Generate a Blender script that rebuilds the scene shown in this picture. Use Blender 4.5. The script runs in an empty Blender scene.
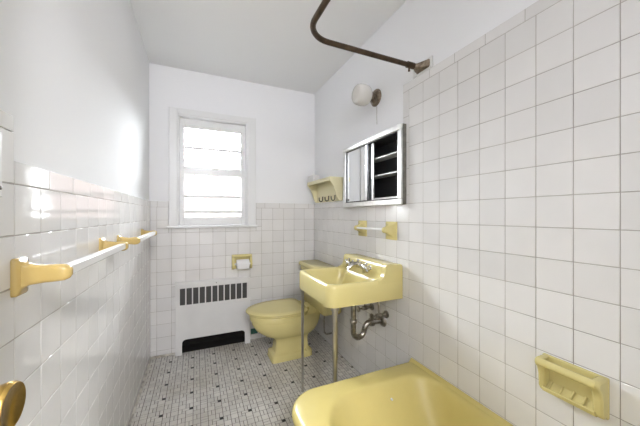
import bpy, bmesh, math, random
from mathutils import Vector, Matrix
random.seed(7)
D = bpy.data
scn = bpy.context.scene
COL = scn.collection
PI = math.pi

# ------------------------------------------------------------------ camera / light / exposure
FPX, YAW, V0, CH = 277.6, math.radians(23.945), 214.84, 1.186
cam_d = D.cameras.new('camera'); cam = D.objects.new('camera', cam_d); COL.objects.link(cam)
cam.location = (0, 0, CH); cam.rotation_euler = (PI / 2, 0, -YAW)
cam_d.sensor_fit = 'HORIZONTAL'; cam_d.sensor_width = 36; cam_d.lens = FPX / 640 * 36
cam_d.shift_y = (V0 - 213) / 640; cam_d.clip_start = 0.01
scn.camera = cam
vs = scn.view_settings
vs.view_transform = 'Standard'; vs.look = 'None'; vs.gamma = 1; vs.use_curve_mapping = False
vs.exposure = 1.05
w = D.worlds.new('overcast_sky'); scn.world = w; w.use_nodes = True
bg = w.node_tree.nodes['Background']; bg.inputs[0].default_value = (0.90, 0.93, 1.0, 1); bg.inputs[1].default_value = 46.0

def portal(name, loc, rot, sx, sy):
    l = D.lights.new(name, 'AREA'); l.shape = 'RECTANGLE'; l.size = sx; l.size_y = sy; l.cycles.is_portal = True
    o = D.objects.new(name, l); COL.objects.link(o); o.location = loc; o.rotation_euler = rot
portal('window_portal', (0.14, 2.97, 1.57), (-PI / 2, 0, 0), 0.58, 0.95)
HALL_W = 55.0        # watts of the fill light added in the hallway behind the camera

# ------------------------------------------------------------------ dimensions of the room
XL, XR, YB, YF, ZC = -0.351, 1.115, 2.658, -0.29, 2.440
PT = 0.109                      # tile pitch
ZROW = CH - 0.0439              # a tile course line
CAPB = ZROW + PT; CAPT = CAPB + 0.050
HIGHB = ZROW + 7 * PT; HIGHT = HIGHB + 0.048

# ------------------------------------------------------------------ materials
def mat(name, col, rough=0.5, metal=0.0, spec=0.5, bump=0.0, bscale=30, var=0.0, varscale=6, col2=None,
        objvar=0.0, island=0.0, coat=0.0, trans=0.0, ior=1.45, emit=None, estr=0, bdist=0.002, sss=0):
    m = D.materials.new(name); m.use_nodes = True
    nt = m.node_tree; N = nt.nodes; L = nt.links; b = N['Principled BSDF']
    b.inputs['Base Color'].default_value = (*col, 1); b.inputs['Roughness'].default_value = rough
    b.inputs['Metallic'].default_value = metal; b.inputs['Specular IOR Level'].default_value = spec
    b.inputs['Coat Weight'].default_value = coat; b.inputs['Coat Roughness'].default_value = 0.06
    b.inputs['Transmission Weight'].default_value = trans; b.inputs['IOR'].default_value = ior
    if emit: b.inputs['Emission Color'].default_value = (*emit, 1); b.inputs['Emission Strength'].default_value = estr
    tc = N.new('ShaderNodeTexCoord')
    last = None
    if var > 0:
        nz = N.new('ShaderNodeTexNoise'); nz.inputs['Scale'].default_value = varscale; nz.inputs['Detail'].default_value = 5
        geo = N.new('ShaderNodeNewGeometry'); L.new(geo.outputs['Position'], nz.inputs['Vector'])
        rp = N.new('ShaderNodeMapRange'); rp.inputs[1].default_value = 0.38; rp.inputs[2].default_value = 0.68
        L.new(nz.outputs[0], rp.inputs[0])
        mx = N.new('ShaderNodeMix'); mx.data_type = 'RGBA'
        c2 = col2 or tuple(c * (1 - var) for c in col)
        mx.inputs[6].default_value = (*col, 1); mx.inputs[7].default_value = (*c2, 1)
        L.new(rp.outputs[0], mx.inputs[0]); last = mx.outputs[2]
    if objvar > 0 or island > 0:
        if island > 0:
            src = N.new('ShaderNodeNewGeometry').outputs['Random Per Island']; amt = island
        else:
            src = N.new('ShaderNodeObjectInfo').outputs['Random']; amt = objvar
        mr = N.new('ShaderNodeMapRange'); mr.inputs[3].default_value = 1 - amt; mr.inputs[4].default_value = 1 + amt * 0.6
        L.new(src, mr.inputs[0])
        vm = N.new('ShaderNodeVectorMath'); vm.operation = 'SCALE'; vm.inputs[0].default_value = col
        if last: L.new(last, vm.inputs[0])
        L.new(mr.outputs[0], vm.inputs['Scale']); last = vm.outputs[0]
    if last: L.new(last, b.inputs['Base Color'])
    if bump > 0:
        nb = N.new('ShaderNodeTexNoise'); nb.inputs['Scale'].default_value = bscale; nb.inputs['Detail'].default_value = 3
        geo2 = N.new('ShaderNodeNewGeometry'); L.new(geo2.outputs['Position'], nb.inputs['Vector'])
        bp = N.new('ShaderNodeBump'); bp.inputs['Strength'].default_value = bump; bp.inputs['Distance'].default_value = bdist
        L.new(nb.outputs[0], bp.inputs['Height']); L.new(bp.outputs[0], b.inputs['Normal'])
    return m

M = {}
M['paint'] = mat('white_wall_paint', (0.87, 0.87, 0.875), 0.8, spec=0.05, bump=0.12, bscale=9, bdist=0.01)
M['ceil'] = mat('white_ceiling_paint', (0.87, 0.87, 0.87), 0.6, bump=0.1, bscale=14, bdist=0.01)
M['trim'] = mat('white_gloss_trim', (0.80, 0.80, 0.79), 0.3, bump=0.1, bscale=40)
M['tile'] = mat('glazed_offwhite_tile', (0.80, 0.785, 0.765), 0.09, spec=0.75, bump=0.10, bscale=14, objvar=0.05, var=0.05, varscale=4, bdist=0.004)
M['grout'] = mat('tan_grout', (0.47, 0.435, 0.39), 0.85, bump=0.3, bscale=300, var=0.3, varscale=5)
M['fgrout'] = mat('dark_floor_grout', (0.19, 0.175, 0.15), 0.9, bump=0.3, bscale=300, var=0.3, varscale=5)
M['mosaic'] = mat('grey_mosaic', (0.66, 0.64, 0.60), 0.30, island=0.11, var=0.16, varscale=2.2, col2=(0.50, 0.465, 0.40))
M['black'] = mat('black_mosaic', (0.012, 0.012, 0.012), 0.35)
M['yel'] = mat('yellow_glaze', (0.71, 0.615, 0.27), 0.16, var=0.05, varscale=5, coat=0.1)
M['tub'] = mat('yellow_enamel', (0.69, 0.575, 0.21), 0.24, var=0.08, varscale=5, coat=0.0)
M['post'] = mat('shaded_ochre_glaze', (0.58, 0.42, 0.15), 0.14, var=0.06, varscale=20, coat=0.2)  # orange-yellow glaze, darkened further to stand for shade on the left posts
M['chrome'] = mat('chrome', (0.60, 0.59, 0.57), 0.16, metal=1, bump=0.1, bscale=120)
M['oldchrome'] = mat('dull_chrome', (0.42, 0.39, 0.34), 0.32, metal=1, var=0.5, varscale=45, bump=0.3, bscale=150)
M['bronze'] = mat('brown_patina', (0.095, 0.065, 0.042), 0.36, metal=0.75, var=0.35, varscale=30, bump=0.1, bscale=150)
M['brass'] = mat('brass', (0.72, 0.47, 0.13), 0.17, metal=1, var=0.35, varscale=50)
M['agedbrass'] = mat('aged_brass', (0.30, 0.24, 0.18), 0.35, metal=0.9, var=0.5, varscale=60)
M['rad'] = mat('white_enamelled_steel', (0.76, 0.75, 0.73), 0.38, bump=0.05, bscale=60, var=0.05, varscale=7)
M['dark'] = mat('recess_shade_black', (0.02, 0.018, 0.016), 0.9)  # near black in place of the shade inside the radiator recess
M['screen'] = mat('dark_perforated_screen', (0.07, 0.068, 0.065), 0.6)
M['steel'] = mat('brushed_frame', (0.82, 0.82, 0.80), 0.28, metal=0.55, var=0.12, varscale=25)
M['steelside'] = mat('dull_steel_side', (0.28, 0.265, 0.235), 0.4, metal=0.8, var=0.3, varscale=30)
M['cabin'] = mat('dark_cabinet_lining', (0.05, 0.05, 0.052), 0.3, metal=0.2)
M['mirror'] = mat('mirror', (0.86, 0.88, 0.89), 0.03, metal=1)
M['shelfg'] = mat('white_shelf', (0.62, 0.63, 0.62), 0.25)
M['cream'] = mat('cream_enamel', (0.80, 0.74, 0.48), 0.3)
M['creamside'] = M['cream']
M['leg'] = mat('worn_steel_leg', (0.50, 0.48, 0.44), 0.3, metal=1, var=0.2, varscale=14)
M['hook'] = mat('dark_bronze_hook', (0.05, 0.04, 0.03), 0.35, metal=0.8)
M['white'] = mat('white_card', (0.78, 0.77, 0.75), 0.7)
M['plastic'] = mat('white_plastic', (0.80, 0.80, 0.79), 0.22)
M['paper'] = mat('white_tissue', (0.82, 0.81, 0.80), 0.9, bump=0.2, bscale=80)
M['opal'] = mat('opal_glass', (0.70, 0.68, 0.64), 0.25)
M['teal'] = mat('teal_paint', (0.035, 0.13, 0.105), 0.5)
M['caulk'] = mat('white_caulk', (0.66, 0.62, 0.55), 0.6, var=0.55, varscale=22)
M['door'] = mat('white_door_paint', (0.78, 0.78, 0.77), 0.35)
M['wood'] = mat('oak_hall_floor', (0.30, 0.18, 0.09), 0.4, var=0.4, varscale=8)
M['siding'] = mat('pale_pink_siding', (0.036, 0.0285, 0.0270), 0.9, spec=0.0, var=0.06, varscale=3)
M['grass'] = mat('outdoor_ground', (0.20, 0.19, 0.16), 0.9, spec=0.0, var=0.3, varscale=2)
M['screw'] = mat('screw_metal', (0.12, 0.11, 0.10), 0.4, metal=0.8)
def glass_mat():
    m = D.materials.new('window_glass'); m.use_nodes = True; nt = m.node_tree; N = nt.nodes; N.clear()
    o = N.new('ShaderNodeOutputMaterial'); mx = N.new('ShaderNodeMixShader'); t = N.new('ShaderNodeBsdfTransparent')
    g = N.new('ShaderNodeBsdfGlossy'); fr = N.new('ShaderNodeFresnel'); fr.inputs[0].default_value = 1.5
    g.inputs['Roughness'].default_value = 0.02; t.inputs[0].default_value = (0.95, 0.96, 0.95, 1)
    nt.links.new(fr.outputs[0], mx.inputs[0]); nt.links.new(t.outputs[0], mx.inputs[1]); nt.links.new(g.outputs[0], mx.inputs[2])
    nt.links.new(mx.outputs[0], o.inputs[0]); return m
M['glass'] = glass_mat()

# ------------------------------------------------------------------ mesh helpers
def finish(bm, name, m, parent=None, smooth=False, bevel=0, bseg=2, angle=35):
    """link a bmesh given in world coordinates as one object, local to its parent's location"""
    bmesh.ops.recalc_face_normals(bm, faces=bm.faces)
    off = Vector((0, 0, 0)); p = parent
    while p is not None: off += p.location; p = p.parent
    me = D.meshes.new(name)
    if off.length > 0: bmesh.ops.translate(bm, verts=bm.verts, vec=-off)
    bm.to_mesh(me); bm.free()
    if smooth:
        for f in me.polygons: f.use_smooth = True
    o = D.objects.new(name, me); COL.objects.link(o); me.materials.append(m)
    if parent: o.parent = parent
    if bevel > 0:
        md = o.modifiers.new('bevel', 'BEVEL'); md.width = bevel; md.segments = bseg; md.limit_method = 'ANGLE'; md.angle_limit = math.radians(angle)
        md.harden_normals = False
    if smooth:
        try:
            me.set_sharp_from_angle(angle=math.radians(angle + 10))
        except Exception: pass
    return o

def addbox(bm, a, b):
    x0, y0, z0 = a; x1, y1, z1 = b
    vs_ = [bm.verts.new(p) for p in ((x0, y0, z0), (x1, y0, z0), (x1, y1, z0), (x0, y1, z0), (x0, y0, z1), (x1, y0, z1), (x1, y1, z1), (x0, y1, z1))]
    for q in ((0, 3, 2, 1), (4, 5, 6, 7), (0, 1, 5, 4), (1, 2, 6, 5), (2, 3, 7, 6), (3, 0, 4, 7)):
        bm.faces.new([vs_[i] for i in q])

def box(name, a, b, m, parent=None, bevel=0.002, bseg=2):
    bm = bmesh.new(); addbox(bm, a, b)
    return finish(bm, name, m, parent, bevel=bevel, bseg=bseg, smooth=bevel > 0)

def boxes(name, lst, m, parent=None, bevel=0.0, bseg=2):
    bm = bmesh.new()
    for a, b in lst: addbox(bm, a, b)
    return finish(bm, name, m, parent, bevel=bevel, bseg=bseg, smooth=bevel > 0)

def loft_bm(bm, rings, cap0=True, cap1=True):
    R = [[bm.verts.new(p) for p in r] for r in rings]; n = len(R[0])
    for a, b in zip(R, R[1:]):
        for i in range(n):
            j = (i + 1) % n; bm.faces.new((a[i], a[j], b[j], b[i]))
    if cap0: bm.faces.new(list(reversed(R[0])))
    if cap1: bm.faces.new(R[-1])

def loft(name, rings, m, parent=None, smooth=True, angle=40, cap0=True, cap1=True, bevel=0):
    bm = bmesh.new(); loft_bm(bm, rings, cap0, cap1)
    return finish(bm, name, m, parent, smooth=smooth, angle=angle, bevel=bevel)

def rrect(x0, x1, y0, y1, r, z, n=6):
    """rounded rectangle ring, r a number or a 4-tuple for corners (x1y1, x0y1, x0y0, x1y0)"""
    rs = r if isinstance(r, tuple) else (r,) * 4
    pts = []
    for (cx, sx), (cy, sy), a0, rr in (((x1, -1), (y1, -1), 0, rs[0]), ((x0, 1), (y1, -1), PI / 2, rs[1]), ((x0, 1), (y0, 1), PI, rs[2]), ((x1, -1), (y0, 1), 1.5 * PI, rs[3])):
        rr = max(rr, 0.0005)
        for k in range(n + 1):
            a = a0 + PI / 2 * k / n
            pts.append((cx + sx * rr + rr * math.cos(a), cy + sy * rr + rr * math.sin(a), z))
    return pts

def tube_bm(bm, path, r, n=12, cap=True):
    P = [Vector(p) for p in path]; rad = r if isinstance(r, (list, tuple)) else [r] * len(P)
    t0 = (P[1] - P[0]).normalized(); up = Vector((0, 0, 1)) if abs(t0.z) < 0.9 else Vector((1, 0, 0))
    nrm = (up - t0 * up.dot(t0)).normalized(); rings = []
    for i, p in enumerate(P):
        if i == 0: t = t0
        elif i == len(P) - 1: t = (P[-1] - P[-2]).normalized()
        else: t = ((P[i] - P[i - 1]).normalized() + (P[i + 1] - P[i]).normalized()).normalized()
        nrm = (nrm - t * nrm.dot(t)).normalized(); bn = t.cross(nrm)
        rings.append([p + (nrm * math.cos(2 * PI * k / n) + bn * math.sin(2 * PI * k / n)) * rad[i] for k in range(n)])
    loft_bm(bm, rings, cap, cap)

def tube(name, path, r, m, parent=None, n=12, angle=40):
    bm = bmesh.new(); tube_bm(bm, path, r, n)
    return finish(bm, name, m, parent, smooth=True, angle=angle)

def arc(c, a, b, a0, a1, n):
    """points c + a*cos + b*sin"""
    c, a, b = Vector(c), Vector(a), Vector(b)
    return [c + a * math.cos(a0 + (a1 - a0) * k / n) + b * math.sin(a0 + (a1 - a0) * k / n) for k in range(n + 1)]

def lathe_bm(bm, origin, axis, prof, n=24):
    """prof: (distance along axis, radius)"""
    o = Vector(origin); ax = Vector(axis).normalized()
    u = ax.orthogonal().normalized(); v = ax.cross(u); rings = []
    for d, r in prof:
        r = max(r, 0.0004)
        rings.append([o + ax * d + (u * math.cos(2 * PI * k / n) + v * math.sin(2 * PI * k / n)) * r for k in range(n)])
    loft_bm(bm, rings)

def lathe(name, origin, axis, prof, m, parent=None, n=24, angle=40):
    bm = bmesh.new(); lathe_bm(bm, origin, axis, prof, n)
    return finish(bm, name, m, parent, smooth=True, angle=angle)

def prism(name, pts, axis, a0, a1, m, parent=None, bevel=0.003, bseg=3, smooth=True):
    """extrude a 2-D profile along x ('x': pts are (y,z)), y ('y': pts are (x,z)) or z ('z': pts are (x,y))"""
    def P(p, t):
        return {'x': (t, p[0], p[1]), 'y': (p[0], t, p[1]), 'z': (p[0], p[1], t)}[axis]
    bm = bmesh.new(); loft_bm(bm, [[P(p, a0) for p in pts], [P(p, a1) for p in pts]])
    return finish(bm, name, m, parent, smooth=smooth, bevel=bevel, bseg=bseg)

def thing(name, label, cat, loc, group=None):
    o = D.objects.new(name, None); COL.objects.link(o); o.location = loc; o.empty_display_size = 0.05
    o['label'] = label; o['category'] = cat
    if group: o['group'] = group
    return o
def tag(o, label, cat, group=None):
    o['label'] = label; o['category'] = cat
    if group: o['group'] = group
    return o
def struct(o, label=None, cat=None):
    o['kind'] = 'structure'
    if label: o['label'] = label
    if cat: o['category'] = cat
    return o

# ------------------------------------------------------------------ room shell
def holed(lo_u, hi_u, lo_z, hi_z, holes):
    us = sorted({lo_u, hi_u, *[h[0] for h in holes], *[h[1] for h in holes]})
    zs = sorted({min(max(z, lo_z), hi_z) for z in (lo_z, hi_z, *[h[2] for h in holes], *[h[3] for h in holes])})
    out = []
    for z0, z1 in zip(zs, zs[1:]):
        for u0, u1 in zip(us, us[1:]):
            uc, zc = (u0 + u1) / 2, (z0 + z1) / 2
            if z0 >= hi_z or z1 <= lo_z: continue
            if not any(h[0] < uc < h[1] and h[2] < zc < h[3] for h in holes): out.append((u0, u1, z0, z1))
    return out

GP = 0.0065     # plaster plane lies this far behind the tile face
WIN = (-0.150, 0.435, 1.075, 2.048)
RADH = (-0.135, 0.425, 0.0, 0.575)
CABH = (1.300, 1.940, 1.285, 1.680)
DOORH = (-0.315, 0.360, 0.0, 2.39)      # doorway, opened up above the door to let the added hall light in

wall_back = struct(boxes('wall_back', [((a, YB + GP, c), (b, YB + 0.31, d)) for a, b, c, d in holed(XL - 0.12, XR + 0.14, 0, ZC, [WIN, RADH])], M['paint']),
                   'white painted wall with window, half tiled below', 'wall')
wall_right = struct(boxes('wall_right', [((XR + GP, a, c), (XR + 0.13, b, d)) for a, b, c, d in holed(YF, YB + GP, 0, ZC, [CABH])], M['paint']),
                    'white wall with tall tiling beside the yellow bathtub', 'wall')
wall_left = struct(boxes('wall_left', [((XL - 0.12, YF - 0.12, 0), (XL - GP, YB + GP, ZC))], M['paint']),
                   'bright white wall tiled to chest height with towel bars', 'wall')
wall_front = struct(boxes('wall_front', [((a, YF - 0.12, c), (b, YF, d)) for a, b, c, d in holed(XL - GP, XR + 0.13, 0, ZC, [DOORH])], M['paint']),
                    'white wall with the doorway behind the camera', 'wall')
ceiling = struct(boxes('ceiling', [((XL - 0.12, YF - 0.12, ZC), (XR + 0.14, YB + 0.16, ZC + 0.06))], M['ceil']), 'plain white ceiling', 'ceiling')
floor = struct(boxes('floor', [((XL - 0.12, YF - 0.12, -0.08), (XR + 0.14, YB + 0.16, -0.0012))], M['fgrout']), 'grey mosaic floor dotted with small black tiles', 'floor')
# radiator recess, its lining coloured near black to stand for shade
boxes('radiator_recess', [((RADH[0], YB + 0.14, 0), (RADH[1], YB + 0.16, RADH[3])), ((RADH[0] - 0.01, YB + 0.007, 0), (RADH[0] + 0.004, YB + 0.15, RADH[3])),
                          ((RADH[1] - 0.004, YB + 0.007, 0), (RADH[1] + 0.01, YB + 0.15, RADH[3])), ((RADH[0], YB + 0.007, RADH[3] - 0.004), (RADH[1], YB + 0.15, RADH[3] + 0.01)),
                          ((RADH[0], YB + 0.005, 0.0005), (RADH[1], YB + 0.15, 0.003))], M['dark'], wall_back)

# hallway behind the camera (outside the doorway)
HX0, HX1, HY0, HY1 = -1.1, 1.4, -1.75, YF - 0.12
struct(boxes('floor_hall', [((HX0, HY0, -0.08), (HX1, HY1, 0.0))], M['wood']), 'wooden hallway floor outside the doorway', 'floor')
struct(boxes('ceiling_hall', [((HX0, HY0, ZC), (HX1, HY1, ZC + 0.06))], M['ceil']), 'white hallway ceiling outside the doorway', 'ceiling')
struct(boxes('wall_hall_back', [((HX0, HY0 - 0.1, 0), (HX1, HY0, ZC))], M['paint']), 'white hallway wall facing the doorway', 'wall')
struct(boxes('wall_hall_left', [((HX0 - 0.1, HY0 - 0.1, 0), (HX0, HY1, ZC)), ((HX0, HY1, 0), (XL - 0.12, HY1 + 0.1, ZC))], M['paint']), 'white hallway wall on the left of doorway', 'wall')
struct(boxes('wall_hall_right', [((HX1, HY0 - 0.1, 0), (HX1 + 0.1, HY1, ZC)), ((XR + 0.13, HY1, 0), (HX1, HY1 + 0.1, ZC))], M['paint']), 'white hallway wall on the right of doorway', 'wall')
hl = thing('hall_fill_lamp', 'fill lamp added out of view in the hallway behind the camera', 'lamp', (0.10, -0.95, ZC))  # made-up lamp, hung here only to fill the room with light
lathe('canopy', (0.10, -0.95, ZC), (0, 0, -1), [(0, 0.06), (0.02, 0.055), (0.03, 0.02)], M['brass'], hl, 24)
tube('cord', [(0.10, -0.95, ZC - 0.02), (0.10, -0.95, 2.19)], 0.004, M['brass'], hl, 8)
lathe('holder', (0.10, -0.95, 2.19), (0, 0, -1), [(0, 0.01), (0.02, 0.03), (0.03, 0.045)], M['brass'], hl, 20)
ld = D.lights.new('hall_fill_light', 'POINT'); ld.shadow_soft_size = 0.13; ld.energy = HALL_W; ld.color = (0.94, 0.945, 1.0)
lo = D.objects.new('hall_fill_light', ld); COL.objects.link(lo); lo.location = (0, 0, 2.02 - ZC); lo.parent = hl

# doorway casing and open door with brass knob
struct(boxes('trim_1', [((DOORH[0] - 0.03, YF - 0.135, 0), (DOORH[0], YF + 0.012, 2.42)), ((DOORH[1], YF - 0.135, 0), (DOORH[1] + 0.015, YF + 0.012, 2.42)),
                        ((DOORH[0], YF - 0.135, 2.39), (DOORH[1], YF + 0.012, 2.42))], M['trim'], bevel=0.003), 'white doorway casing behind the camera', 'door frame')
door = struct(boxes('door_1', [((-0.308, YF + 0.015, 0.012), (-0.272, 0.535, 2.02))], M['door'], bevel=0.002), 'white door standing open along the tiled left wall', 'door')
kn = lathe('door_knob', (-0.272, 0.472, 0.948), (1, 0, 0), [(0, 0.030), (0.004, 0.030), (0.007, 0.024), (0.009, 0.012), (0.030, 0.0115), (0.034, 0.015), (0.040, 0.022), (0.047, 0.0265), (0.055, 0.0285), (0.060, 0.0285),
           (0.0635, 0.0265), (0.0625, 0.022), (0.0610, 0.012), (0.0606, 0.0)], M['brass'], door, 40)
kn['label'] = 'polished brass door knob with dished face'

# ------------------------------------------------------------------ wall tiles
_tile_cache = {}
GAP = 0.0011
def tile_mesh(orient, w_, h_):
    key = (orient, round(w_, 4), round(h_, 4))
    if key in _tile_cache: return _tile_cache[key]
    hw, hh = w_ / 2 - GAP, h_ / 2 - GAP
    prof = [(0.0, -0.0062), (0.0, -0.0014), (0.0003, -0.0007), (0.0011, 0.0)]
    rings = []
    for ins, d in prof:
        rings.append([(sx * (hw - ins), sy * (hh - ins), d) for sx, sy in ((-1, -1), (1, -1), (1, 1), (-1, 1))])
    bm = bmesh.new(); loft_bm(bm, rings, cap0=False)
    R = {'right': lambda p: (-p[2], p[0], p[1]), 'left': lambda p: (p[2], p[0], p[1]), 'back': lambda p: (p[0], -p[2], p[1])}[orient]
    for v in bm.verts: v.co = R(v.co.copy())
    bmesh.ops.recalc_face_normals(bm, faces=bm.faces)
    for f in bm.faces: f.smooth = True
    for e in bm.edges:
        if any(len({round(v.co[a], 5) for v in f.verts}) == 1 and abs(f.verts[0].co[a]) < 1e-6 for f in e.link_faces for a in (0, 1)): e.smooth = False
    me = D.meshes.new('wall_tile'); bm.to_mesh(me); bm.free(); me.materials.append(M['tile'])
    _tile_cache[key] = me
    return me

def pos(orient, u, z):
    return {'right': Vector((XR, u, z)), 'left': Vector((XL, u, z)), 'back': Vector((u, YB, z))}[orient]

def put_tile(orient, u0, u1, z0, z1, parent, name='tile', tilt=0.0025):
    if u1 - u0 < 0.006 or z1 - z0 < 0.006: return
    o = D.objects.new(name, tile_mesh(orient, u1 - u0, z1 - z0)); COL.objects.link(o)
    o.location = pos(orient, (u0 + u1) / 2, (z0 + z1) / 2); o.parent = parent
    a, b = random.uniform(-tilt, tilt), random.uniform(-tilt, tilt)
    o.rotation_euler = (a, 0, b) if orient == 'back' else (0, a, b)
    return o

def lines(start, lo, hi):
    k0 = math.ceil((lo - start) / PT - 1e-6); out = [lo]; u = start + k0 * PT
    while u < hi - 1e-6:
        if u > lo + 1e-6: out.append(u)
        u += PT
    return out + [hi]

def stuff_tiles(orient, cells, parent, name='far_tiles'):
    bm = bmesh.new()
    for u0, u1, z0, z1 in cells:
        a = pos(orient, u0 + GAP, z0 + GAP); b = pos(orient, u1 - GAP, z1 - GAP)
        dv = {'right': Vector((0.006, 0, 0)), 'left': Vector((-0.006, 0, 0)), 'back': Vector((0, 0.006, 0))}[orient]
        b = b + dv
        addbox(bm, tuple(min(p, q) for p, q in zip(a, b)), tuple(max(p, q) for p, q in zip(a, b)))
    o = finish(bm, name, M['tile'], parent); o['kind'] = 'stuff'; return o

rows_low = lines(ZROW, 0.0, CAPB)
# --- left wall
yl = lines(0.796, YF + 0.002, YB)
far = []
for y0, y1 in zip(yl, yl[1:]):
    for z0, z1 in zip(rows_low, rows_low[1:]):
        if y1 > 0.70: put_tile('left', y0, y1, z0, z1, wall_left)
        else: far.append((y0, y1, z0, z1))
stuff_tiles('left', far, wall_left)
CAPW = 0.152
y = 0.796
while y < YB - 0.01:                                  # bullnose caps, longer than the tiles
    put_tile('left', y, min(y + CAPW, YB), CAPB, CAPT, wall_left, 'cap_tile'); y += CAPW
# raised surround of the light switch at the near end
put_tile('left', 0.7465, 0.796, CAPB, CAPB + 0.108, wall_left, 'cap_tile')
put_tile('left', 0.7465, 0.796, CAPB + 0.108, CAPB + 0.142, wall_left, 'cap_tile')
put_tile('left', 0.6380, 0.7465, CAPB + 0.098, CAPB + 0.148, wall_left, 'cap_tile')
stuff_tiles('left', [(y0, y1, CAPB, CAPT) for y0, y1 in ((YF + 0.002, -0.12), (-0.12, 0.03), (0.03, 0.18), (0.18, 0.33), (0.33, 0.48), (0.48, 0.638))], wall_left, 'far_cap_tiles')
# --- back wall
xb = lines(-0.195, XL, XR)
back_holes = [(-0.219, 0.516, 1.073, 3.0), RADH]
def clear_of(x0, x1, z0, z1):
    hs_ = [(max(h[0], x0), min(h[1], x1), max(h[2], z0), min(h[3], z1)) for h in back_holes]
    return holed(x0, x1, z0, z1, [h for h in hs_ if h[0] < h[1] and h[2] < h[3]])
for x0, x1 in zip(xb, xb[1:]):
    for z0, z1 in zip(rows_low, rows_low[1:]):
        if x0 > -0.16 and x1 < 0.45 and z1 < 0.60: continue         # wholly behind the radiator cover
        for c in clear_of(x0, x1, z0, z1): put_tile('back', *c, wall_back)
for a, b in ((XL, -0.300), (-0.300, -0.219), (0.516, 0.60), (0.60, 0.745), (0.745, 0.90), (0.90, 1.05), (1.05, XR)): put_tile('back', a, b, CAPB, CAPT, wall_back, 'cap_tile')
# --- right wall
Y0R = 0.380
yhi = lines(Y0R, YF + 0.002, Y0R + 8 * PT); ylo = lines(Y0R, Y0R + 8 * PT, YB)
rows_hi = lines(ZROW, ZROW - 8 * PT, HIGHB)
far = []
for y0, y1 in zip(yhi, yhi[1:]):
    for z0, z1 in zip(rows_hi, rows_hi[1:]):
        if y1 > 0.33: put_tile('right', y0, y1, z0, z1, wall_right)
        else: far.append((y0, y1, z0, z1))
stuff_tiles('right', far, wall_right)
for y0, y1 in zip(ylo, ylo[1:]):
    for z0, z1 in zip(rows_low, rows_low[1:]): put_tile('right', y0, y1, z0, z1, wall_right)
for y0, y1 in ((1.098, 1.302), (0.943, 1.098), (0.790, 0.943), (0.634, 0.790), (0.480, 0.634), (0.326, 0.480)):
    put_tile('right', y0, y1, HIGHB, HIGHT, wall_right, 'cap_tile')
stuff_tiles('right', [(YF + 0.002, -0.13, HIGHB, HIGHT), (-0.13, 0.02, HIGHB, HIGHT), (0.02, 0.17, HIGHB, HIGHT), (0.17, 0.326, HIGHB, HIGHT)], wall_right, 'far_cap_tiles')
for z0, z1 in ((CAPT, 1.453), (1.453, 1.605), (1.605, 1.757), (1.757, HIGHB)): put_tile('right', 1.252, 1.302, z0, z1, wall_right, 'cap_tile')
y = 1.252
while y < YB - 0.01:
    put_tile('right', y, min(y + CAPW, YB), CAPB, CAPT, wall_right, 'cap_tile'); y += CAPW
# grout beds
g0, g1 = 0.0013, GP + 0.001
boxes('grout_bed', [((XL - g1, YF + 0.001, 0), (XL - g0, YB, CAPT - 0.0015))], M['grout'], wall_left)
boxes('grout_bed', [((a, YB + g0, c), (b, YB + g1, d)) for a, b, c, d in holed(XL, XR, 0, CAPT - 0.0015, [(-0.219, 0.516, 1.075, 3.0), RADH])], M['grout'], wall_back)
boxes('grout_bed', [((XR + g0, a, c), (XR + g1, b, d)) for a, b, c, d in holed(YF + 0.001, YB, 0, CAPT - 0.0015, [CABH])] +
      [((XR + g0, YF + 0.001, CAPT - 0.0015), (XR + g1, 1.3005, HIGHT - 0.0015))], M['grout'], wall_right)
# caulk strips where tile meets floor
struct(boxes('baseboard_left', [((XL, 0.54, 0), (XL + 0.014, YB, 0.017))], M['caulk'], bevel=0.004), 'dirty white caulk strip along the left wall', 'trim')
struct(boxes('baseboard_back', [((XL + 0.014, YB - 0.012, 0), (-0.168, YB, 0.017)), ((0.458, YB - 0.010, 0), (XR, YB, 0.012))], M['caulk'], bevel=0.004), 'white caulk strip under the window wall', 'trim')

# ------------------------------------------------------------------ floor mosaic
U = 0.163 / 8
def pattern():
    n = 8; g = [[None] * n for _ in range(n)]; tiles = []
    def fits(r, c, h, w_): return all(g[(r + i) % n][(c + j) % n] is None for i in range(h) for j in range(w_))
    def place(r, c, h, w_, k):
        for i in range(h):
            for j in range(w_): g[(r + i) % n][(c + j) % n] = k
        tiles.append((r, c, h, w_, k))
    place(0, 0, 1, 1, 'b')
    rnd = random.Random(11)
    for r, c in ((1, 1), (1, 5), (3, 3), (3, 7), (5, 1), (5, 5), (7, 3), (6, 7)):
        if fits(r, c, 2, 2): place(r, c, 2, 2, 's')
    cells = [(r, c) for r in range(n) for c in range(n)]; rnd.shuffle(cells)
    for r, c in cells:
        if g[r][c] is None:
            o = [(1, 2), (2, 1)]; rnd.shuffle(o)
            for h, w_ in o:
                if fits(r, c, h, w_): place(r, c, h, w_, 's'); break
    for r in range(n):
        for c in range(n):
            if g[r][c] is None: place(r, c, 1, 1, 's')
    return tiles
PAT = pattern()
FX, FY = 0.133 - U / 2, 2.042 - U / 2
bm = bmesh.new(); blacks = []
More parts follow.
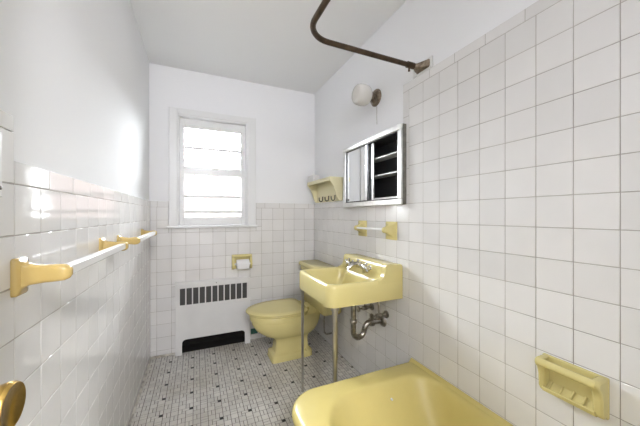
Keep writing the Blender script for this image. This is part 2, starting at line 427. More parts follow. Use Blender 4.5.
for kx in range(-4, 7):
    for ky in range(-15, 5):
        for r, c, h, w_, k in PAT:
            x0 = FX + kx * 0.163 + c * U + 0.0012; x1 = x0 + w_ * U - 0.0024
            y0 = FY + ky * 0.1645 + r * U * 1.009 + 0.0012; y1 = y0 + h * U * 1.009 - 0.0024
            if k == 'b' and (x0 < XL or x1 > XR or y1 > YB or y0 < YF): continue
            x0, x1, y0, y1 = max(x0, XL), min(x1, XR), max(y0, YF), min(y1, YB)
            if x1 - x0 < 0.003 or y1 - y0 < 0.003: continue
            if k == 'b': blacks.append((x0, y0)); continue
            e = 0.0008
            q = [bm.verts.new(p) for p in ((x0, y0, -0.003), (x1, y0, -0.003), (x1, y1, -0.003), (x0, y1, -0.003), (x0 + e, y0 + e, 0), (x1 - e, y0 + e, 0), (x1 - e, y1 - e, 0), (x0 + e, y1 - e, 0))]
            for f in ((4, 5, 6, 7), (0, 1, 5, 4), (1, 2, 6, 5), (2, 3, 7, 6), (3, 0, 4, 7)): bm.faces.new([q[i] for i in f])
mo = finish(bm, 'mosaic_tiles', M['mosaic'], floor); mo['kind'] = 'stuff'
bb = bmesh.new(); addbox(bb, (0, 0, -0.003), (U - 0.0024, U - 0.0022, 0.0))
bme = D.meshes.new('black_tile'); bb.to_mesh(bme); bb.free(); bme.materials.append(M['black'])
for x0, y0 in blacks:
    o = D.objects.new('black_tile', bme); COL.objects.link(o); o.location = (x0, y0, 0.0002); o.parent = floor

# ------------------------------------------------------------------ window
win = D.objects.new('window_1', None); COL.objects.link(win); win.location = (0.14, YB, 1.08)
struct(win, 'white double-hung window glowing with daylight', 'window')
cy0, cy1 = YB - 0.014, YB + 0.012
for a, b in (((-0.215, cy0, 1.090), (-0.150, cy1, 2.097)), ((0.435, cy0, 1.090), (0.513, cy1, 2.097)), ((-0.150, cy0, 2.045), (0.435, cy1, 2.097))):
    box('casing_board', a, b, M['trim'], win, 0.004)
box('window_sill', (-0.228, YB - 0.035, 1.072), (0.522, YB + 0.03, 1.092), M['trim'], win, 0.005, 3)
# jamb liners and stops, deepened outward to cut grazing sky light
for a, b in (((-0.150, YB, 1.092), (-0.138, YB + 0.31, 2.048)), ((0.423, YB, 1.092), (0.435, YB + 0.31, 2.048)), ((-0.138, YB, 2.036), (0.423, YB + 0.31, 2.048)), ((-0.138, YB + 0.03, 1.072), (0.423, YB + 0.31, 1.092))):
    box('jamb', a, b, M['trim'], win, 0.002)
def sash(name, y0, y1, x0, x1, z0, z1, gx0, gx1, gz0, gz1, munts):
    s_ = boxes(name, [((x0, y0, z0), (gx0, y1, z1)), ((gx1, y0, z0), (x1, y1, z1)), ((gx0, y0, z0), (gx1, y1, gz0)), ((gx0, y0, gz1), (gx1, y1, z1))], M['trim'], win, bevel=0.003)
    for z, t in munts: box('muntin', (gx0 - 0.002, y0 + 0.006, z - t), (gx1 + 0.002, y1 - 0.006, z + t), M['trim'], s_, 0.002)
    box('pane', (gx0 - 0.003, (y0 + y1) / 2 + 0.004, gz0 - 0.003), (gx1 + 0.003, (y0 + y1) / 2 + 0.007, gz1 + 0.003), M['glass'], s_, 0)
    return s_
sash('upper_sash', YB + 0.058, YB + 0.088, -0.138, 0.423, 1.545, 2.036, -0.098, 0.381, 1.612, 1.958, [(1.785, 0.0125)])
ls = sash('lower_sash', YB + 0.020, YB + 0.052, -0.137, 0.422, 1.093, 1.590, -0.100, 0.382, 1.166, 1.540, [(1.350, 0.010), (1.214, 0.013)])
boxes('sash_lock', [((0.125, YB + 0.020, 1.590), (0.175, YB + 0.045, 1.596)), ((0.140, YB + 0.022, 1.596), (0.152, YB + 0.040, 1.604)), ((0.148, YB + 0.014, 1.599), (0.182, YB + 0.024, 1.604))], M['steelside'], ls, bevel=0.001)

# outside: neighbouring wall in pale siding and the ground
nb = thing('neighbouring_building', 'pale pink clad building outside beyond the lower window panes', 'building', (0.5, 5.6, -0.4))
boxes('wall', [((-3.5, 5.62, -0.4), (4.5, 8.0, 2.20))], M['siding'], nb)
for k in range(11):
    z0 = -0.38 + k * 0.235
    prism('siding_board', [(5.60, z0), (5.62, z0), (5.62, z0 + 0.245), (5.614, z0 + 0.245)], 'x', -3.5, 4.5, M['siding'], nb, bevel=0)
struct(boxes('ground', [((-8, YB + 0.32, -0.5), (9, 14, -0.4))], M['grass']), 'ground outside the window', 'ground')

# ------------------------------------------------------------------ radiator cover
rc = thing('radiator_cover', 'white steel radiator cover with slotted grille under the window', 'radiator cover', (0.145, 2.63, 0))
ry = 2.612; RX0, RX1, RZ = -0.164, 0.453, 0.612
gx0, gx1, gz0, gz1 = -0.130, 0.424, 0.420, 0.562
# front panel with grille window and arched opening
prof = [(RX0, 0), (RX0 + 0.051, 0), (RX0 + 0.051, 0.098)] + [(RX0 + 0.051 + 0.03 * (1 - math.cos(a)), 0.098 + 0.03 * math.sin(a)) for a in (PI / 6, PI / 3, PI / 2)] + \
       [(RX1 - 0.048 - 0.03 * (1 - math.cos(a)), 0.098 + 0.03 * math.sin(a)) for a in (PI / 2, PI / 3, PI / 6)] + [(RX1 - 0.048, 0.098), (RX1 - 0.048, 0), (RX1, 0), (RX1, gz0), (RX0, gz0)]
prism('front_panel', prof, 'y', ry, ry + 0.010, M['rad'], rc, bevel=0.0025)
boxes('grille_frame', [((RX0, ry, gz0), (gx0, ry + 0.010, gz1)), ((gx1, ry, gz0), (RX1, ry + 0.010, gz1)), ((RX0, ry, gz1), (RX1, ry + 0.010, RZ - 0.012))], M['rad'], rc)
n = 11; pitch = (gx1 - gx0 + 0.012) / n
for k in range(1, n):
    xk = gx0 + k * pitch - 0.006
    box('grille_bar', (xk - 0.0048, ry + 0.0004, gz0), (xk + 0.0048, ry + 0.009, gz1), M['rad'], rc, 0.0015)
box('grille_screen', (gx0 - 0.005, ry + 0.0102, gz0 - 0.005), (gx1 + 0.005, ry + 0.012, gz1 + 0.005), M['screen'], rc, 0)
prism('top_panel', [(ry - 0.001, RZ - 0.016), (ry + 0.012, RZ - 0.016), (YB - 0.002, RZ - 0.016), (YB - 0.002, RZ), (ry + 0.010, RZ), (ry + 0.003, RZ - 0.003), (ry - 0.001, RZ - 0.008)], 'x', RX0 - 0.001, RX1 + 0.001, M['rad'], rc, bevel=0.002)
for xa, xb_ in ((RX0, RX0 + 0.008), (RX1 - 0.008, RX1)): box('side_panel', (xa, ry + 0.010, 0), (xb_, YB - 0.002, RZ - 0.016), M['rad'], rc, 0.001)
box('shade_backing', (RX0 + 0.008, ry + 0.013, gz0 - 0.02), (RX1 - 0.008, ry + 0.016, gz1 + 0.02), M['dark'], rc, 0)  # near-black sheet standing for the shade behind the grille
lathe('screw', (0.158, ry - 0.0008, 0.588), (0, -1, 0), [(0, 0.004), (0.002, 0.004), (0.003, 0.001)], M['screw'], rc, 10)
tag(box('wall_patch', (0.466, YB - 0.006, 0.060), (0.530, YB - 0.0005, 0.112), M['teal'], None, 0.002), 'teal painted patch low on the wall beside the radiator cover', 'wall patch')

# ------------------------------------------------------------------ toilet paper holder + roll
tp = thing('toilet_paper_holder', 'yellow ceramic toilet paper holder on the tiled wall under the window', 'paper holder', (0.382, YB, 0.752))
box('back_plate', (0.294, YB - 0.010, 0.690), (0.470, YB + 0.002, 0.818), M['yel'], tp, 0.004, 3)
prism('hood', [(YB - 0.008, 0.795), (YB - 0.036, 0.797), (YB - 0.040, 0.806), (YB - 0.034, 0.816), (YB - 0.008, 0.822)], 'x', 0.292, 0.472, M['yel'], tp, bevel=0.003)
for xa, xb_ in ((0.292, 0.313), (0.451, 0.472)):
    prism('side_arm', [(YB - 0.006, 0.686), (YB - 0.036, 0.690), (YB - 0.056, 0.712), (YB - 0.060, 0.733), (YB - 0.050, 0.752), (YB - 0.036, 0.797), (YB - 0.006, 0.812)], 'x', xa, xb_, M['yel'], tp, bevel=0.004)
tube('roller', [(0.313, YB - 0.053, 0.738), (0.451, YB - 0.053, 0.738)], 0.009, M['plastic'], tp, 12)
tr = thing('toilet_roll', 'white toilet paper roll in the yellow ceramic holder', 'toilet paper', (0.386, YB - 0.05, 0.68))
bm = bmesh.new(); rg = []
for d, r in ((0, 0.020), (0.0, 0.040), (0.002, 0.0415), (0.108, 0.0415), (0.110, 0.040), (0.110, 0.020), (0.0, 0.020)):
    rg.append([(0.330 + d, YB - 0.053 + r * math.cos(2 * PI * k / 32), 0.738 + r * math.sin(2 * PI * k / 32)) for k in range(32)])
loft_bm(bm, rg, False, False); bmesh.ops.remove_doubles(bm, verts=bm.verts, dist=1e-5)
finish(bm, 'roll', M['paper'], tr, smooth=True, angle=40)
prism('loose_sheet', [(YB - 0.0938, 0.745), (YB - 0.0952, 0.745), (YB - 0.0950, 0.715), (YB - 0.093, 0.698), (YB - 0.0916, 0.698), (YB - 0.0935, 0.715)], 'x', 0.332, 0.438, M['paper'], tr, bevel=0)

# ------------------------------------------------------------------ towel bars
def towel_bar(name, label, side, y0, y1, z, reach, plate, bar_r, pm='post'):
    sx = 1 if side == 'left' else -1; wx = XL if side == 'left' else XR
    t = thing(name, label, 'towel bar', (wx, (y0 + y1) / 2, z))
    X = lambda q: wx + sx * q
    for yy, dirn in ((y0, 1), (y1, -1)):
        ph, pw = plate
        bm = bmesh.new()
        # flange rounded plate flowing into a tapered arm with a round end
        def ring(q, hw, h0, h1, r):
            pts = rrect(-hw, hw, h0, h1, r, 0, 4)
            return [(X(q), yy + a, z + b) for a, b, _ in pts]
        rings = [ring(-0.003, pw / 2, -ph * 0.55, ph * 0.45, 0.006), ring(0.006, pw / 2, -ph * 0.55, ph * 0.45, 0.006), ring(0.009, pw / 2 - 0.003, -ph * 0.55 + 0.003, ph * 0.45 - 0.003, 0.006),
                 ring(0.012, pw * 0.30, -ph * 0.38, ph * 0.34, 0.008), ring(0.022, 0.0155, -ph * 0.29, ph * 0.27, 0.008), ring(reach * 0.6, 0.0140, -ph * 0.255, ph * 0.23, 0.008),
                 ring(reach - 0.010, 0.0135, -0.020, 0.018, 0.009), ring(reach + 0.002, 0.0125, -0.019, 0.017, 0.010), ring(reach + 0.010, 0.0105, -0.015, 0.013, 0.009), ring(reach + 0.014, 0.006, -0.009, 0.008, 0.005)]
        loft_bm(bm, rings)
        finish(bm, 'post', M[pm], t, smooth=True, angle=55)
    b = bar_r
    bar = box('bar', (X(reach - 0.004) - b, y0 + 0.010, z - b), (X(reach - 0.004) + b, y1 - 0.010, z + b), M['plastic'], t, 0.003, 3)
    bar['label'] = 'white square bar'
    return t
towel_bar('towel_bar', 'long towel bar with ochre ceramic posts nearest the camera on the left wall', 'left', 0.806, 1.372, 1.058, 0.078, (0.080, 0.050), 0.0115)
towel_bar('towel_bar', 'towel bar with ochre ceramic posts on the left wall close to the window wall', 'left', 1.640, 2.275, 1.058, 0.078, (0.066, 0.050), 0.0115)
hb = towel_bar('hand_towel_bar', 'short white towel bar between two yellow ceramic posts above the sink', 'right', 1.405, 1.735, 1.093, 0.058, (0.113, 0.105), 0.007, 'yel')

# ------------------------------------------------------------------ light switch on left wall
sw = thing('light_switch', 'white switch plate on the left wall at the picture edge', 'switch', (XL, 0.70, 1.29))
box('switch_plate', (XL - 0.004, 0.640, 1.220), (XL + 0.006, 0.7445, 1.348), M['plastic'], sw, 0.002)
lathe('screw', (XL + 0.0055, 0.736, 1.238), (1, 0, 0), [(0, 0.004), (0.002, 0.004), (0.003, 0.001)], M['screw'], sw, 10)
box('toggle', (XL + 0.006, 0.690, 1.272), (XL + 0.018, 0.699, 1.292), M['plastic'], sw, 0.001)

# ------------------------------------------------------------------ medicine cabinet (recessed, sliding mirrors)
mc = thing('medicine_cabinet', 'chrome framed medicine cabinet with sliding mirror, right half open', 'cabinet', (XR, 1.62, 1.246))
cx = XR - 0.040; ya, yb_, za, zb = 1.271, 1.968, 1.246, 1.716
fw = 0.034
def frame_bar(p0, p1): box('frame_rail', p0, p1, M['steel'], mc, 0.004, 2)
frame_bar((cx, ya, za), (cx + 0.014, yb_, za + fw)); frame_bar((cx, ya, zb - fw), (cx + 0.014, yb_, zb))
frame_bar((cx, ya, za + fw), (cx + 0.014, ya + fw, zb - fw)); frame_bar((cx, yb_ - fw, za + fw), (cx + 0.014, yb_, zb - fw))
boxes('side_return', [((cx + 0.0135, ya + 0.001, za + 0.001), (XR, ya + 0.005, zb - 0.001)), ((cx + 0.0135, yb_ - 0.005, za + 0.001), (XR, yb_ - 0.001, zb - 0.001)),
                      ((cx + 0.0135, ya + 0.001, za + 0.001), (XR, yb_ - 0.001, za + 0.005)), ((cx + 0.0135, ya + 0.001, zb - 0.005), (XR, yb_ - 0.001, zb - 0.001))], M['steelside'], mc)
iy0, iy1, iz0, iz1 = 1.301, 1.939, 1.286, 1.679
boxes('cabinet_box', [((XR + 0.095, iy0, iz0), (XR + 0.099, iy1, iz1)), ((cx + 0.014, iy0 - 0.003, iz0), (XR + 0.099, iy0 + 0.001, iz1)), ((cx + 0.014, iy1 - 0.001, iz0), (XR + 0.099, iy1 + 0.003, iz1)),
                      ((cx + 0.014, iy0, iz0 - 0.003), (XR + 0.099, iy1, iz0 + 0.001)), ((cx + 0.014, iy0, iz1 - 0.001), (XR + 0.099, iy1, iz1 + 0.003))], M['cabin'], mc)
def mirror_door(xd, y0, y1):
    d = boxes('mirror_door', [((xd, y0, iz0 + 0.003), (xd + 0.004, y1, iz1 - 0.003))], M['mirror'], mc); d['label'] = 'sliding mirror panel'
    box('edge_strip', (xd - 0.0035, y0 - 0.002, iz0 + 0.002), (xd + 0.0045, y0 + 0.020, iz1 - 0.002), M['steel'], d, 0.001)
    lathe('finger_pull', (xd - 0.001, y1 - 0.024, iz0 + 0.018), (-1, 0, 0), [(0, 0.008), (0.003, 0.008), (0.004, 0.006)], M['steelside'], d, 14)
    return d
mirror_door(cx + 0.019, 1.648, 1.934); mirror_door(cx + 0.032, 1.588, 1.874)
box('gap_strip', (cx + 0.0155, 1.6285, iz0 + 0.002), (cx + 0.0175, 1.6455, iz1 - 0.002), M['cabin'], mc, 0)  # solid dark strip in place of a gap beside the mirror door
for z in (1.452, 1.572):
    box('shelf', (cx + 0.046, iy0 + 0.001, z - 0.004), (XR + 0.094, iy1 - 0.001, z + 0.004), M['shelfg'], mc, 0.0015)

# ------------------------------------------------------------------ wall lamp
wl = thing('wall_lamp', 'wall lamp with opal jar shade and pull chain above the cabinet', 'lamp', (XR + GP, 1.565, 1.985))
wx = XR + GP
lathe('base_plate', (wx, 1.578, 1.985), (-1, 0, 0), [(-0.001, 0.058), (0.006, 0.058), (0.012, 0.053), (0.020, 0.040), (0.026, 0.034)], M['agedbrass'], wl, 28)
lathe('socket', (wx - 0.024, 1.578, 1.985), (-1, 0, 0), [(0, 0.031), (0.022, 0.031), (0.026, 0.037), (0.034, 0.037)], M['agedbrass'], wl, 24)
lathe('lamp_shade', (wx - 0.056, 1.578, 1.985), (-1, 0, 0), [(0, 0.036), (0.006, 0.046), (0.018, 0.060), (0.032, 0.066), (0.055, 0.069), (0.082, 0.067), (0.098, 0.062), (0.106, 0.054), (0.109, 0.035), (0.110, 0.010), (0.110, 0.0)], M['opal'], wl, 32, 60)
tube('chain_switch', [(wx - 0.034, 1.566, 1.962), (wx - 0.037, 1.552, 1.937), (wx - 0.038, 1.549, 1.928)], [0.012, 0.012, 0.008], M['agedbrass'], wl, 12)
tube('pull_chain', [(wx - 0.040, 1.515, 1.94), (wx - 0.040, 1.515, 1.780)], 0.0016, M['agedbrass'], wl, 6)
tube('chain_arm', [(wx - 0.036, 1.558, 1.945), (wx - 0.040, 1.515, 1.94)], 0.004, M['agedbrass'], wl, 8)

# ------------------------------------------------------------------ shelf with hooks
hs = thing('hook_shelf', 'cream wall shelf with three dark hooks in the far corner', 'shelf', (XR, 2.30, 1.305))
sy0, sy1, sz0, sz1, sxf = 2.052, 2.555, 1.306, 1.503, 0.998
box('back_panel', (XR - 0.020, sy0 + 0.012, sz0), (XR + GP, sy1 - 0.012, sz1 - 0.012), M['cream'], hs, 0.002)
sp = [(XR + GP, sz0), (XR - 0.030, sz0), (XR - 0.048, sz0 + 0.030), (XR - 0.066, sz0 + 0.085), (XR - 0.085, sz0 + 0.130), (sxf + 0.004, sz1 - 0.036), (sxf + 0.002, sz1 - 0.012), (XR + GP, sz1 - 0.012)]
for y0, y1 in ((sy0, sy0 + 0.012), (sy1 - 0.012, sy1)): prism('side_panel', sp, 'y', y0, y1, M['cream'], hs, bevel=0.002)
prism('top_panel', [(XR + GP, sz1 - 0.012), (sxf + 0.012, sz1 - 0.012), (sxf + 0.012, sz1 - 0.034), (sxf, sz1 - 0.034), (sxf, sz1), (XR + GP, sz1)], 'y', sy0 - 0.003, sy1 + 0.003, M['cream'], hs, bevel=0.003)
for yk in (2.140, 2.265, 2.395):
    x0 = XR - 0.020
    pth = [(x0 + 0.002, yk, sz0 + 0.050), (x0 - 0.004, yk, sz0 + 0.048), (x0 - 0.005, yk, sz0 + 0.025)] + arc((x0 - 0.022, yk, sz0 + 0.022), (0.017, 0, 0), (0, 0, -0.017), 0.2, PI, 7) + [(x0 - 0.040, yk, sz0 + 0.042)]
    tube('hook', pth, 0.0045, M['hook'], hs, 8)
tag(box('small_carton', (XR - 0.112, 2.41, sz1 + 0.0005), (XR - 0.050, 2.553, sz1 + 0.062), M['white'], None, 0.002), 'small white carton on top of the cream hook shelf', 'box')

# ------------------------------------------------------------------ soap dish
sd = thing('soap_dish', 'yellow ceramic soap dish with grab rail on the tiled wall above the tub', 'soap dish', (XR, 0.50, 0.585))
qy0, qy1, qz0, qz1 = 0.402, 0.573, 0.580, 0.702
box('back_plate', (XR - 0.010, qy0, qz0), (XR + 0.003, qy1, qz1), M['yel'], sd, 0.004, 3)
ck = [(XR - 0.004, qz0 + 0.002), (XR - 0.026, qz0 + 0.004), (XR - 0.036, qz0 + 0.020), (XR - 0.038, qz0 + 0.060), (XR - 0.046, qz0 + 0.086), (XR - 0.058, qz0 + 0.098), (XR - 0.060, qz0 + 0.112), (XR - 0.052, qz0 + 0.121), (XR - 0.004, qz1 - 0.001)]
for y0, y1 in ((qy0 + 0.001, qy0 + 0.026), (qy1 - 0.022, qy1 - 0.001)): prism('bracket', ck, 'y', y0, y1, M['yel'], sd, bevel=0.006)
tube('grab_rail', [(XR - 0.050, qy0 + 0.010, qz1 - 0.014), (XR - 0.050, qy1 - 0.010, qz1 - 0.014)], 0.0125, M['yel'], sd, 16)
prism('tray', [(XR - 0.004, qz0 + 0.003), (XR - 0.026, qz0 + 0.003), (XR - 0.040, qz0 + 0.010), (XR - 0.046, qz0 + 0.024), (XR - 0.040, qz0 + 0.026), (XR - 0.030, qz0 + 0.020), (XR - 0.008, qz0 + 0.038), (XR - 0.004, qz0 + 0.05)], 'y', qy0 + 0.018, qy1 - 0.016, M['yel'], sd, bevel=0.002)
for k in range(4):
    yk = qy0 + 0.050 + k * 0.030
    tube('ridge', [(XR - 0.038, yk, qz0 + 0.0245), (XR - 0.030, yk, qz0 + 0.0225), (XR - 0.010, yk, qz0 + 0.0385)], 0.0035, M['yel'], sd, 8)

# ------------------------------------------------------------------ shower rod
sr = thing('shower_rod', 'brown L-shaped shower curtain rod high over the bathtub', 'shower rod', (XR, 1.155, 1.98))
zr = 1.982; rr = 0.0125; yrod, xrod, rb = 1.155, 0.440, 0.115
path = [(1.045, yrod, zr)] + [(xrod + rb + 0.45 * k / 4 - 0.0, yrod, zr) for k in (4, 2, 1)] + \
       [tuple(p) for p in arc((xrod + rb, yrod - rb, zr), (0, rb, 0), (-rb, 0, 0), 0, PI / 2, 12)] + [(xrod, 0.7, zr), (xrod, 0.3, zr), (xrod, YF + 0.004, zr)]
tube('rod', path, rr, M['bronze'], sr, 16, 60)
tube('sleeve', [(1.018, yrod, zr), (1.060, yrod, zr)], 0.0165, M['bronze'], sr, 16)
tube('set_screw', [(1.030, yrod, zr - 0.014), (1.030, yrod, zr - 0.034)], [0.004, 0.006], M['bronze'], sr, 8)
bm = bmesh.new()
def fr(x, hy, hz, r, yc=0, zc=0): return [(x, yrod + yc + a, zr + zc + b) for a, b, _ in rrect(-hy, hy, -hz, hz, r, 0, 4)]
loft_bm(bm, [fr(1.055, 0.013, 0.013, 0.0125), fr(1.075, 0.018, 0.014, 0.013), fr(1.092, 0.034, 0.019, 0.015, -0.005), fr(1.104, 0.044, 0.020, 0.012, -0.014), fr(1.1115, 0.050, 0.022, 0.010, -0.016)])
finish(bm, 'flared_neck', M['agedbrass'], sr, smooth=True, angle=50)
box('flange', (1.1105, yrod - 0.078, zr - 0.031), (XR + GP + 0.001, yrod + 0.058, zr + 0.031), M['steel'], sr, 0.004)
lathe('end_flange', (xrod, YF - 0.001, zr), (0, 1, 0), [(0, 0.035), (0.006, 0.035), (0.012, 0.022), (0.03, 0.017)], M['agedbrass'], sr, 20)

# ------------------------------------------------------------------ bathtub
tb = thing('bathtub', 'yellow enamel bathtub along the right wall', 'bathtub', (0.74, 0.48, 0))
X0, X1, Y0_, Y1_, TZ = 0.364, XR - 0.0005, YF + 0.004, 1.236, 0.362
rc_ = (0.012, 0.15, 0.06, 0.012)
def tr_(i, z, ex=0): return rrect(X0 + i, X1 - ex, Y0_ + ex, Y1_ - i, tuple(max(r - (i if k in (1, 2) else 0), 0.008) for k, r in enumerate(rc_)), z, 8)
ro = (0.13, 0.20, 0.20, 0.15)
def ti(i, z, e=0): return rrect(0.470 + i, 1.088 - i * 0.6, -0.20 + i, 1.118 - i - e, tuple(max(r - i * 0.3, 0.05) for r in ro), z, 8)
rings = [tr_(0.030, 0.0), tr_(0.030, 0.045), tr_(0.012, 0.06), tr_(0.012, 0.30), tr_(0.004, 0.315), tr_(0.0, 0.330), tr_(0.001, 0.345), tr_(0.008, 0.356), tr_(0.022, TZ),
         ti(-0.016, TZ), ti(-0.006, TZ - 0.002), ti(0.004, TZ - 0.009), ti(0.012, TZ - 0.024), ti(0.032, 0.26, 0.03), ti(0.052, 0.16, 0.07), ti(0.075, 0.08, 0.11), ti(0.115, 0.045, 0.14), ti(0.17, 0.035, 0.17)]
loft('tub_shell', rings, M['tub'], tb, True, 50)
prism('wall_lip', [(XR - 0.0005, TZ - 0.004), (XR - 0.020, TZ - 0.004), (XR - 0.012, TZ + 0.003), (XR - 0.006, TZ + 0.012), (XR - 0.0005, TZ + 0.014)], 'y', Y0_, Y1_ - 0.006, M['tub'], tb, bevel=0.001)
lathe('drain', (0.78, 0.10, 0.0345), (0, 0, 1), [(0, 0.03), (0.003, 0.03), (0.004, 0.02)], M['chrome'], tb, 20)
tube('overflow_pin', [(0.856, 1.083, 0.300), (0.856, 1.074, 0.300)], 0.005, M['plastic'], tb, 10)

# ------------------------------------------------------------------ sink
sk = thing('sink', 'yellow wall-hung sink on two metal front legs', 'sink', (0.87, 1.55, 0))
SX0, SX1, SY0, SY1, SZ = 0.628, XR - 0.001, 1.300, 1.800, 0.812
rs_ = (0.004, 0.055, 0.055, 0.004)
def so(i, z): return rrect(SX0 + i, SX1, SY0 + i, SY1 - i, (0.004, max(0.055 - i, 0.02), max(0.055 - i, 0.02), 0.004), z, 7)
def si(i, z): return rrect(0.662 + i, 0.975 - i * 1.6, 1.334 + i, 1.766 - i, max(0.055 - i * 0.2, 0.03), z, 7)
rings = [si(0.10, 0.658), si(0.05, 0.666), si(0.012, 0.682), si(-0.006, 0.700), so(0.012, 0.700), so(0.003, 0.692), so(0.0, 0.700), so(0.0, 0.790), so(0.002, 0.803), so(0.008, 0.810), so(0.016, SZ),
         si(-0.010, SZ), si(-0.002, SZ - 0.004), si(0.004, SZ - 0.014), si(0.010, 0.750), si(0.022, 0.705), si(0.045, 0.686), si(0.10, 0.678)]
loft('basin', rings, M['yel'], sk, True, 50)
top_ = [(SX1, 0.690), (SX1, 0.878), (SX1 - 0.004, 0.889), (SX1 - 0.014, 0.895), (1.010, 0.900), (0.998, 0.897), (0.991, 0.889), (0.988, 0.876)]
end_ = top_ + [(0.985, 0.852), (0.980, 0.836), (0.970, 0.823), (0.957, 0.8155), (0.942, 0.8125), (0.93, 0.790), (0.96, 0.700)]
mid_ = top_ + [(0.982, 0.840), (0.974, 0.810), (0.962, 0.770), (0.950, 0.735), (0.930, 0.702), (0.96, 0.692)]
bm = bmesh.new()
for pr, y0, y1 in ((end_, SY0 + 0.0003, SY0 + 0.036), (mid_, SY0 + 0.036, SY1 - 0.036), (end_, SY1 - 0.036, SY1 - 0.0003)):
    loft_bm(bm, [[(p[0], y0, p[1]) for p in pr], [(p[0], y1, p[1]) for p in pr]])
finish(bm, 'backsplash', M['yel'], sk, smooth=True, bevel=0.004, bseg=3)
for nm, (lx, ly) in (('leg', (0.686, 1.345)), ('leg', (0.650, 1.752))):
    thick = 0.0165 if ly < 1.5 else 0.0095
    L_ = lathe(nm, (lx, ly, 0.0), (0, 0, 1), [(0, thick * 1.0), (0.006, thick * 1.25), (0.012, thick * 0.85), (0.40, thick * 0.85), (0.402, thick), (0.415, thick), (0.417, thick), (0.665, thick), (0.668, thick * 1.35), (0.700, thick * 1.35)], M['leg'], sk, 16)
lathe('drain', (0.815, 1.55, 0.6775), (0, 0, 1), [(0, 0.022), (0.003, 0.022), (0.004, 0.012)], M['chrome'], sk, 18)
# faucet: two cross handles and a spout on the backsplash
fx, fz = 0.986, 0.852
fb = lathe('faucet_body', (fx - 0.010, 1.455, fz), (0, 1, 0), [(0, 0.010), (0.01, 0.015), (0.20, 0.015), (0.21, 0.010)], M['chrome'], sk, 14)
for yk in (1.455, 1.665):
    h = lathe('faucet_handle', (fx + 0.006, yk, fz), (-1, 0, 0.1), [(0, 0.022), (0.006, 0.022), (0.012, 0.013), (0.030, 0.012), (0.036, 0.020), (0.044, 0.022), (0.052, 0.017), (0.056, 0.006)], M['chrome'], sk, 18)
    for k in range(4):
        a = k * PI / 2 + 0.5
        bm = bmesh.new(); tube_bm(bm, [(fx - 0.036, yk, fz + 0.004), (fx - 0.036, yk + 0.031 * math.cos(a), fz + 0.004 + 0.031 * math.sin(a)), (fx - 0.036, yk + 0.037 * math.cos(a), fz + 0.004 + 0.037 * math.sin(a))], [0.007, 0.0095, 0.006], 8)
        finish(bm, 'spoke', M['chrome'], h, smooth=True)
tube('spout', [(fx + 0.004, 1.56, fz + 0.006), (fx - 0.030, 1.56, fz + 0.014), (fx - 0.065, 1.56, fz + 0.010), (fx - 0.090, 1.56, fz - 0.008), (fx - 0.094, 1.56, fz - 0.022)], [0.018, 0.016, 0.0135, 0.012, 0.011], M['chrome'], sk, 14)
lathe('pop_up_knob', (fx - 0.018, 1.56, fz + 0.014), (0, 0, 1), [(0, 0.005), (0.018, 0.005), (0.020, 0.009), (0.028, 0.009), (0.031, 0.004)], M['chrome'], sk, 12)
# plumbing below
OC = M['oldchrome']
ty = 1.510; tx = 0.900
tube('tailpiece', [(tx, ty, 0.655), (tx, ty, 0.470)], 0.0165, OC, sk, 16)
lathe('slip_nut', (tx, ty, 0.505), (0, 0, 1), [(0, 0.022), (0.004, 0.024), (0.020, 0.024), (0.024, 0.020)], OC, sk, 8)
pt = [(tx, ty, 0.50), (tx, ty, 0.462)] + [tuple(p) for p in arc((tx + 0.040, ty, 0.450), (-0.040, 0, 0), (0, 0, -0.040), 0, PI, 10)] + [tuple(p) for p in arc((tx + 0.118, ty - 0.004, 0.452), (-0.038, 0, 0), (0, 0, 0.042), 0.15, PI / 2, 6)] + [(XR - 0.01, 1.497, 0.494)]
tube('trap', pt, 0.0175, OC, sk, 16)
lathe('trap_nut', (tx + 0.118, ty - 0.004, 0.4935), (1, -0.06, 0), [(0, 0.021), (0.004, 0.027), (0.026, 0.027), (0.030, 0.020)], OC, sk, 8)
lathe('clean_out_plug', (tx + 0.040, ty, 0.395), (0, 0, 1), [(0, 0.010), (0.01, 0.012), (0.02, 0.012)], OC, sk, 8)
lathe('wall_escutcheon', (XR - 0.001, 1.495, 0.494), (-1, 0, 0), [(0, 0.040), (0.004, 0.039), (0.012, 0.030), (0.018, 0.020)], OC, sk, 28)
for yk, zz in ((1.615, 0.548), (1.455, 0.548)):
    v = tube('stop_valve', [(XR - 0.001, yk, zz), (XR - 0.008, yk, zz), (XR - 0.012, yk, zz), (XR - 0.045, yk, zz), (XR - 0.047, yk, zz), (XR - 0.080, yk, zz), (XR - 0.084, yk, zz), (XR - 0.110, yk, zz)], [0.024, 0.024, 0.009, 0.009, 0.015, 0.015, 0.006, 0.006], OC, sk, 14, 30)
    lathe('valve_handle', (XR - 0.108, yk, zz), (-1, 0, 0), [(0, 0.014), (0.003, 0.021), (0.010, 0.021), (0.014, 0.012)], OC, v, 10)
    tube('supply_tube', [(XR - 0.062, yk, zz + 0.01), (XR - 0.062, yk, zz + 0.06), (XR - 0.066, yk * 0.9 + 0.156, 0.66), (XR - 0.066, yk * 0.9 + 0.156, 0.70)], 0.006, OC, v, 10)

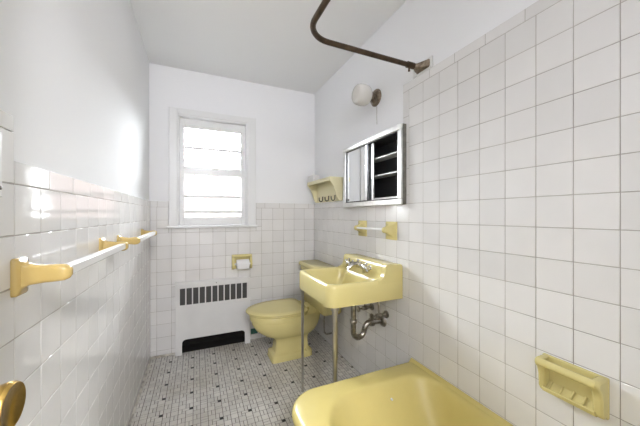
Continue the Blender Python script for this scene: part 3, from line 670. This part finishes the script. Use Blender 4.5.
# ------------------------------------------------------------------ toilet
TY = 2.262
tl = thing('toilet', 'yellow toilet with closed lid facing left beside the radiator cover', 'toilet', (0.72, TY, 0))
def egg(xf, xb_, hw, z, nf=2.1, nb=2.6, n=40, xm=None, dy=0):
    xm = xm if xm is not None else xf + min(hw * 1.25, (xb_ - xf) * 0.55)
    pts = []
    for k in range(n):
        a = 2 * PI * k / n; c, s = math.cos(a), math.sin(a); e = nf if c > 0 else nb
        q = (abs(c) ** 2 + abs(s) ** 2)
        cc = abs(c) ** (2 / e); ss = abs(s) ** (2 / e)
        L_ = (xm - xf) if c > 0 else (xb_ - xm)
        pts.append((xm - math.copysign(cc, c) * L_, TY + dy + math.copysign(ss, s) * hw, z))
    return pts
rings = [egg(0.548, 0.900, 0.098, 0.0, 9, 9), egg(0.552, 0.898, 0.095, 0.044, 9, 9), egg(0.556, 0.895, 0.091, 0.050, 9, 9), egg(0.578, 0.882, 0.072, 0.058, 8, 8), egg(0.583, 0.874, 0.064, 0.068, 8, 8), egg(0.592, 0.870, 0.060, 0.140, 7, 7),
         egg(0.586, 0.880, 0.066, 0.165, 5, 5), egg(0.560, 0.905, 0.088, 0.185, 3, 4), egg(0.492, 0.940, 0.132, 0.215, 2.4, 3), egg(0.437, 0.965, 0.160, 0.255, 2.2, 2.8), egg(0.408, 0.980, 0.174, 0.300, 2.15, 2.8),
         egg(0.406, 0.985, 0.176, 0.332, 2.1, 2.8), egg(0.408, 0.985, 0.175, 0.336, 2.1, 2.8), egg(0.391, 0.988, 0.187, 0.341, 2.1, 2.8), egg(0.386, 0.990, 0.190, 0.380, 2.1, 2.8), egg(0.392, 0.985, 0.182, 0.388, 2.1, 2.8)]
loft('bowl', rings, M['yel'], tl, True, 38)
def seat(name, xf, xb_, hw, z0, z1, dome=0):
    rg = [egg(xf + 0.006, xb_ - 0.004, hw - 0.006, z0, 2.0, 5, xm=0.64), egg(xf, xb_, hw, z0 + 0.004, 2.0, 5, xm=0.64), egg(xf, xb_, hw, z1 - 0.006, 2.0, 5, xm=0.64), egg(xf + 0.006, xb_ - 0.005, hw - 0.006, z1, 2.0, 5, xm=0.64)]
    if dome: rg += [egg(xf + 0.06, xb_ - 0.05, hw - 0.055, z1 + dome * 0.8, 2.0, 5, xm=0.64), egg(xf + 0.14, xb_ - 0.12, hw - 0.12, z1 + dome, 2.0, 5, xm=0.64)]
    return loft(name, rg, M['yel'], tl, True, 55)
seat('seat_ring', 0.372, 0.838, 0.198, 0.3895, 0.4035)
seat('lid', 0.358, 0.842, 0.206, 0.4050, 0.4180, 0.003)
for yk in (TY - 0.075, TY + 0.075):
    tube('hinge', [(0.852, yk - 0.022, 0.405), (0.852, yk + 0.022, 0.405)], 0.012, M['yel'], tl, 14)
tk = loft('tank', [rrect(0.937, 1.098, 2.030, 2.540, 0.030, 0.368, 5), rrect(0.925, 1.100, 2.015, 2.555, 0.034, 0.381, 5), rrect(0.920, 1.102, 2.005, 2.565, 0.034, 0.700, 5)], M['yel'], tl, True, 45)
loft('tank_lid', [rrect(0.914, 1.104, 1.998, 2.572, 0.034, 0.701, 5), rrect(0.908, 1.106, 1.992, 2.578, 0.036, 0.706, 5), rrect(0.908, 1.106, 1.992, 2.578, 0.036, 0.728, 5), rrect(0.916, 1.104, 2.000, 2.570, 0.034, 0.738, 5)], M['yel'], tl, True, 45)
fl = tube('flush_lever', [(0.922, 2.500, 0.655), (0.907, 2.500, 0.655), (0.901, 2.500, 0.655), (0.897, 2.480, 0.652), (0.897, 2.440, 0.648)], [0.014, 0.014, 0.008, 0.006, 0.007], M['oldchrome'], tl, 12); fl['label'] = 'metal flush lever'
for x_, s_ in ((0.845, -1), (0.845, 1)):
    lathe('bolt_cap', (x_, TY + s_ * 0.084, 0.048), (0, 0, 1), [(0, 0.014), (0.010, 0.014), (0.018, 0.009), (0.020, 0.002)], M['yel'], tl, 14)
tube('tank_supply', [(1.098, 2.16, 0.16), (1.02, 2.16, 0.16), (1.00, 2.16, 0.18), (1.00, 2.16, 0.376)], 0.008, OC, tl, 10)
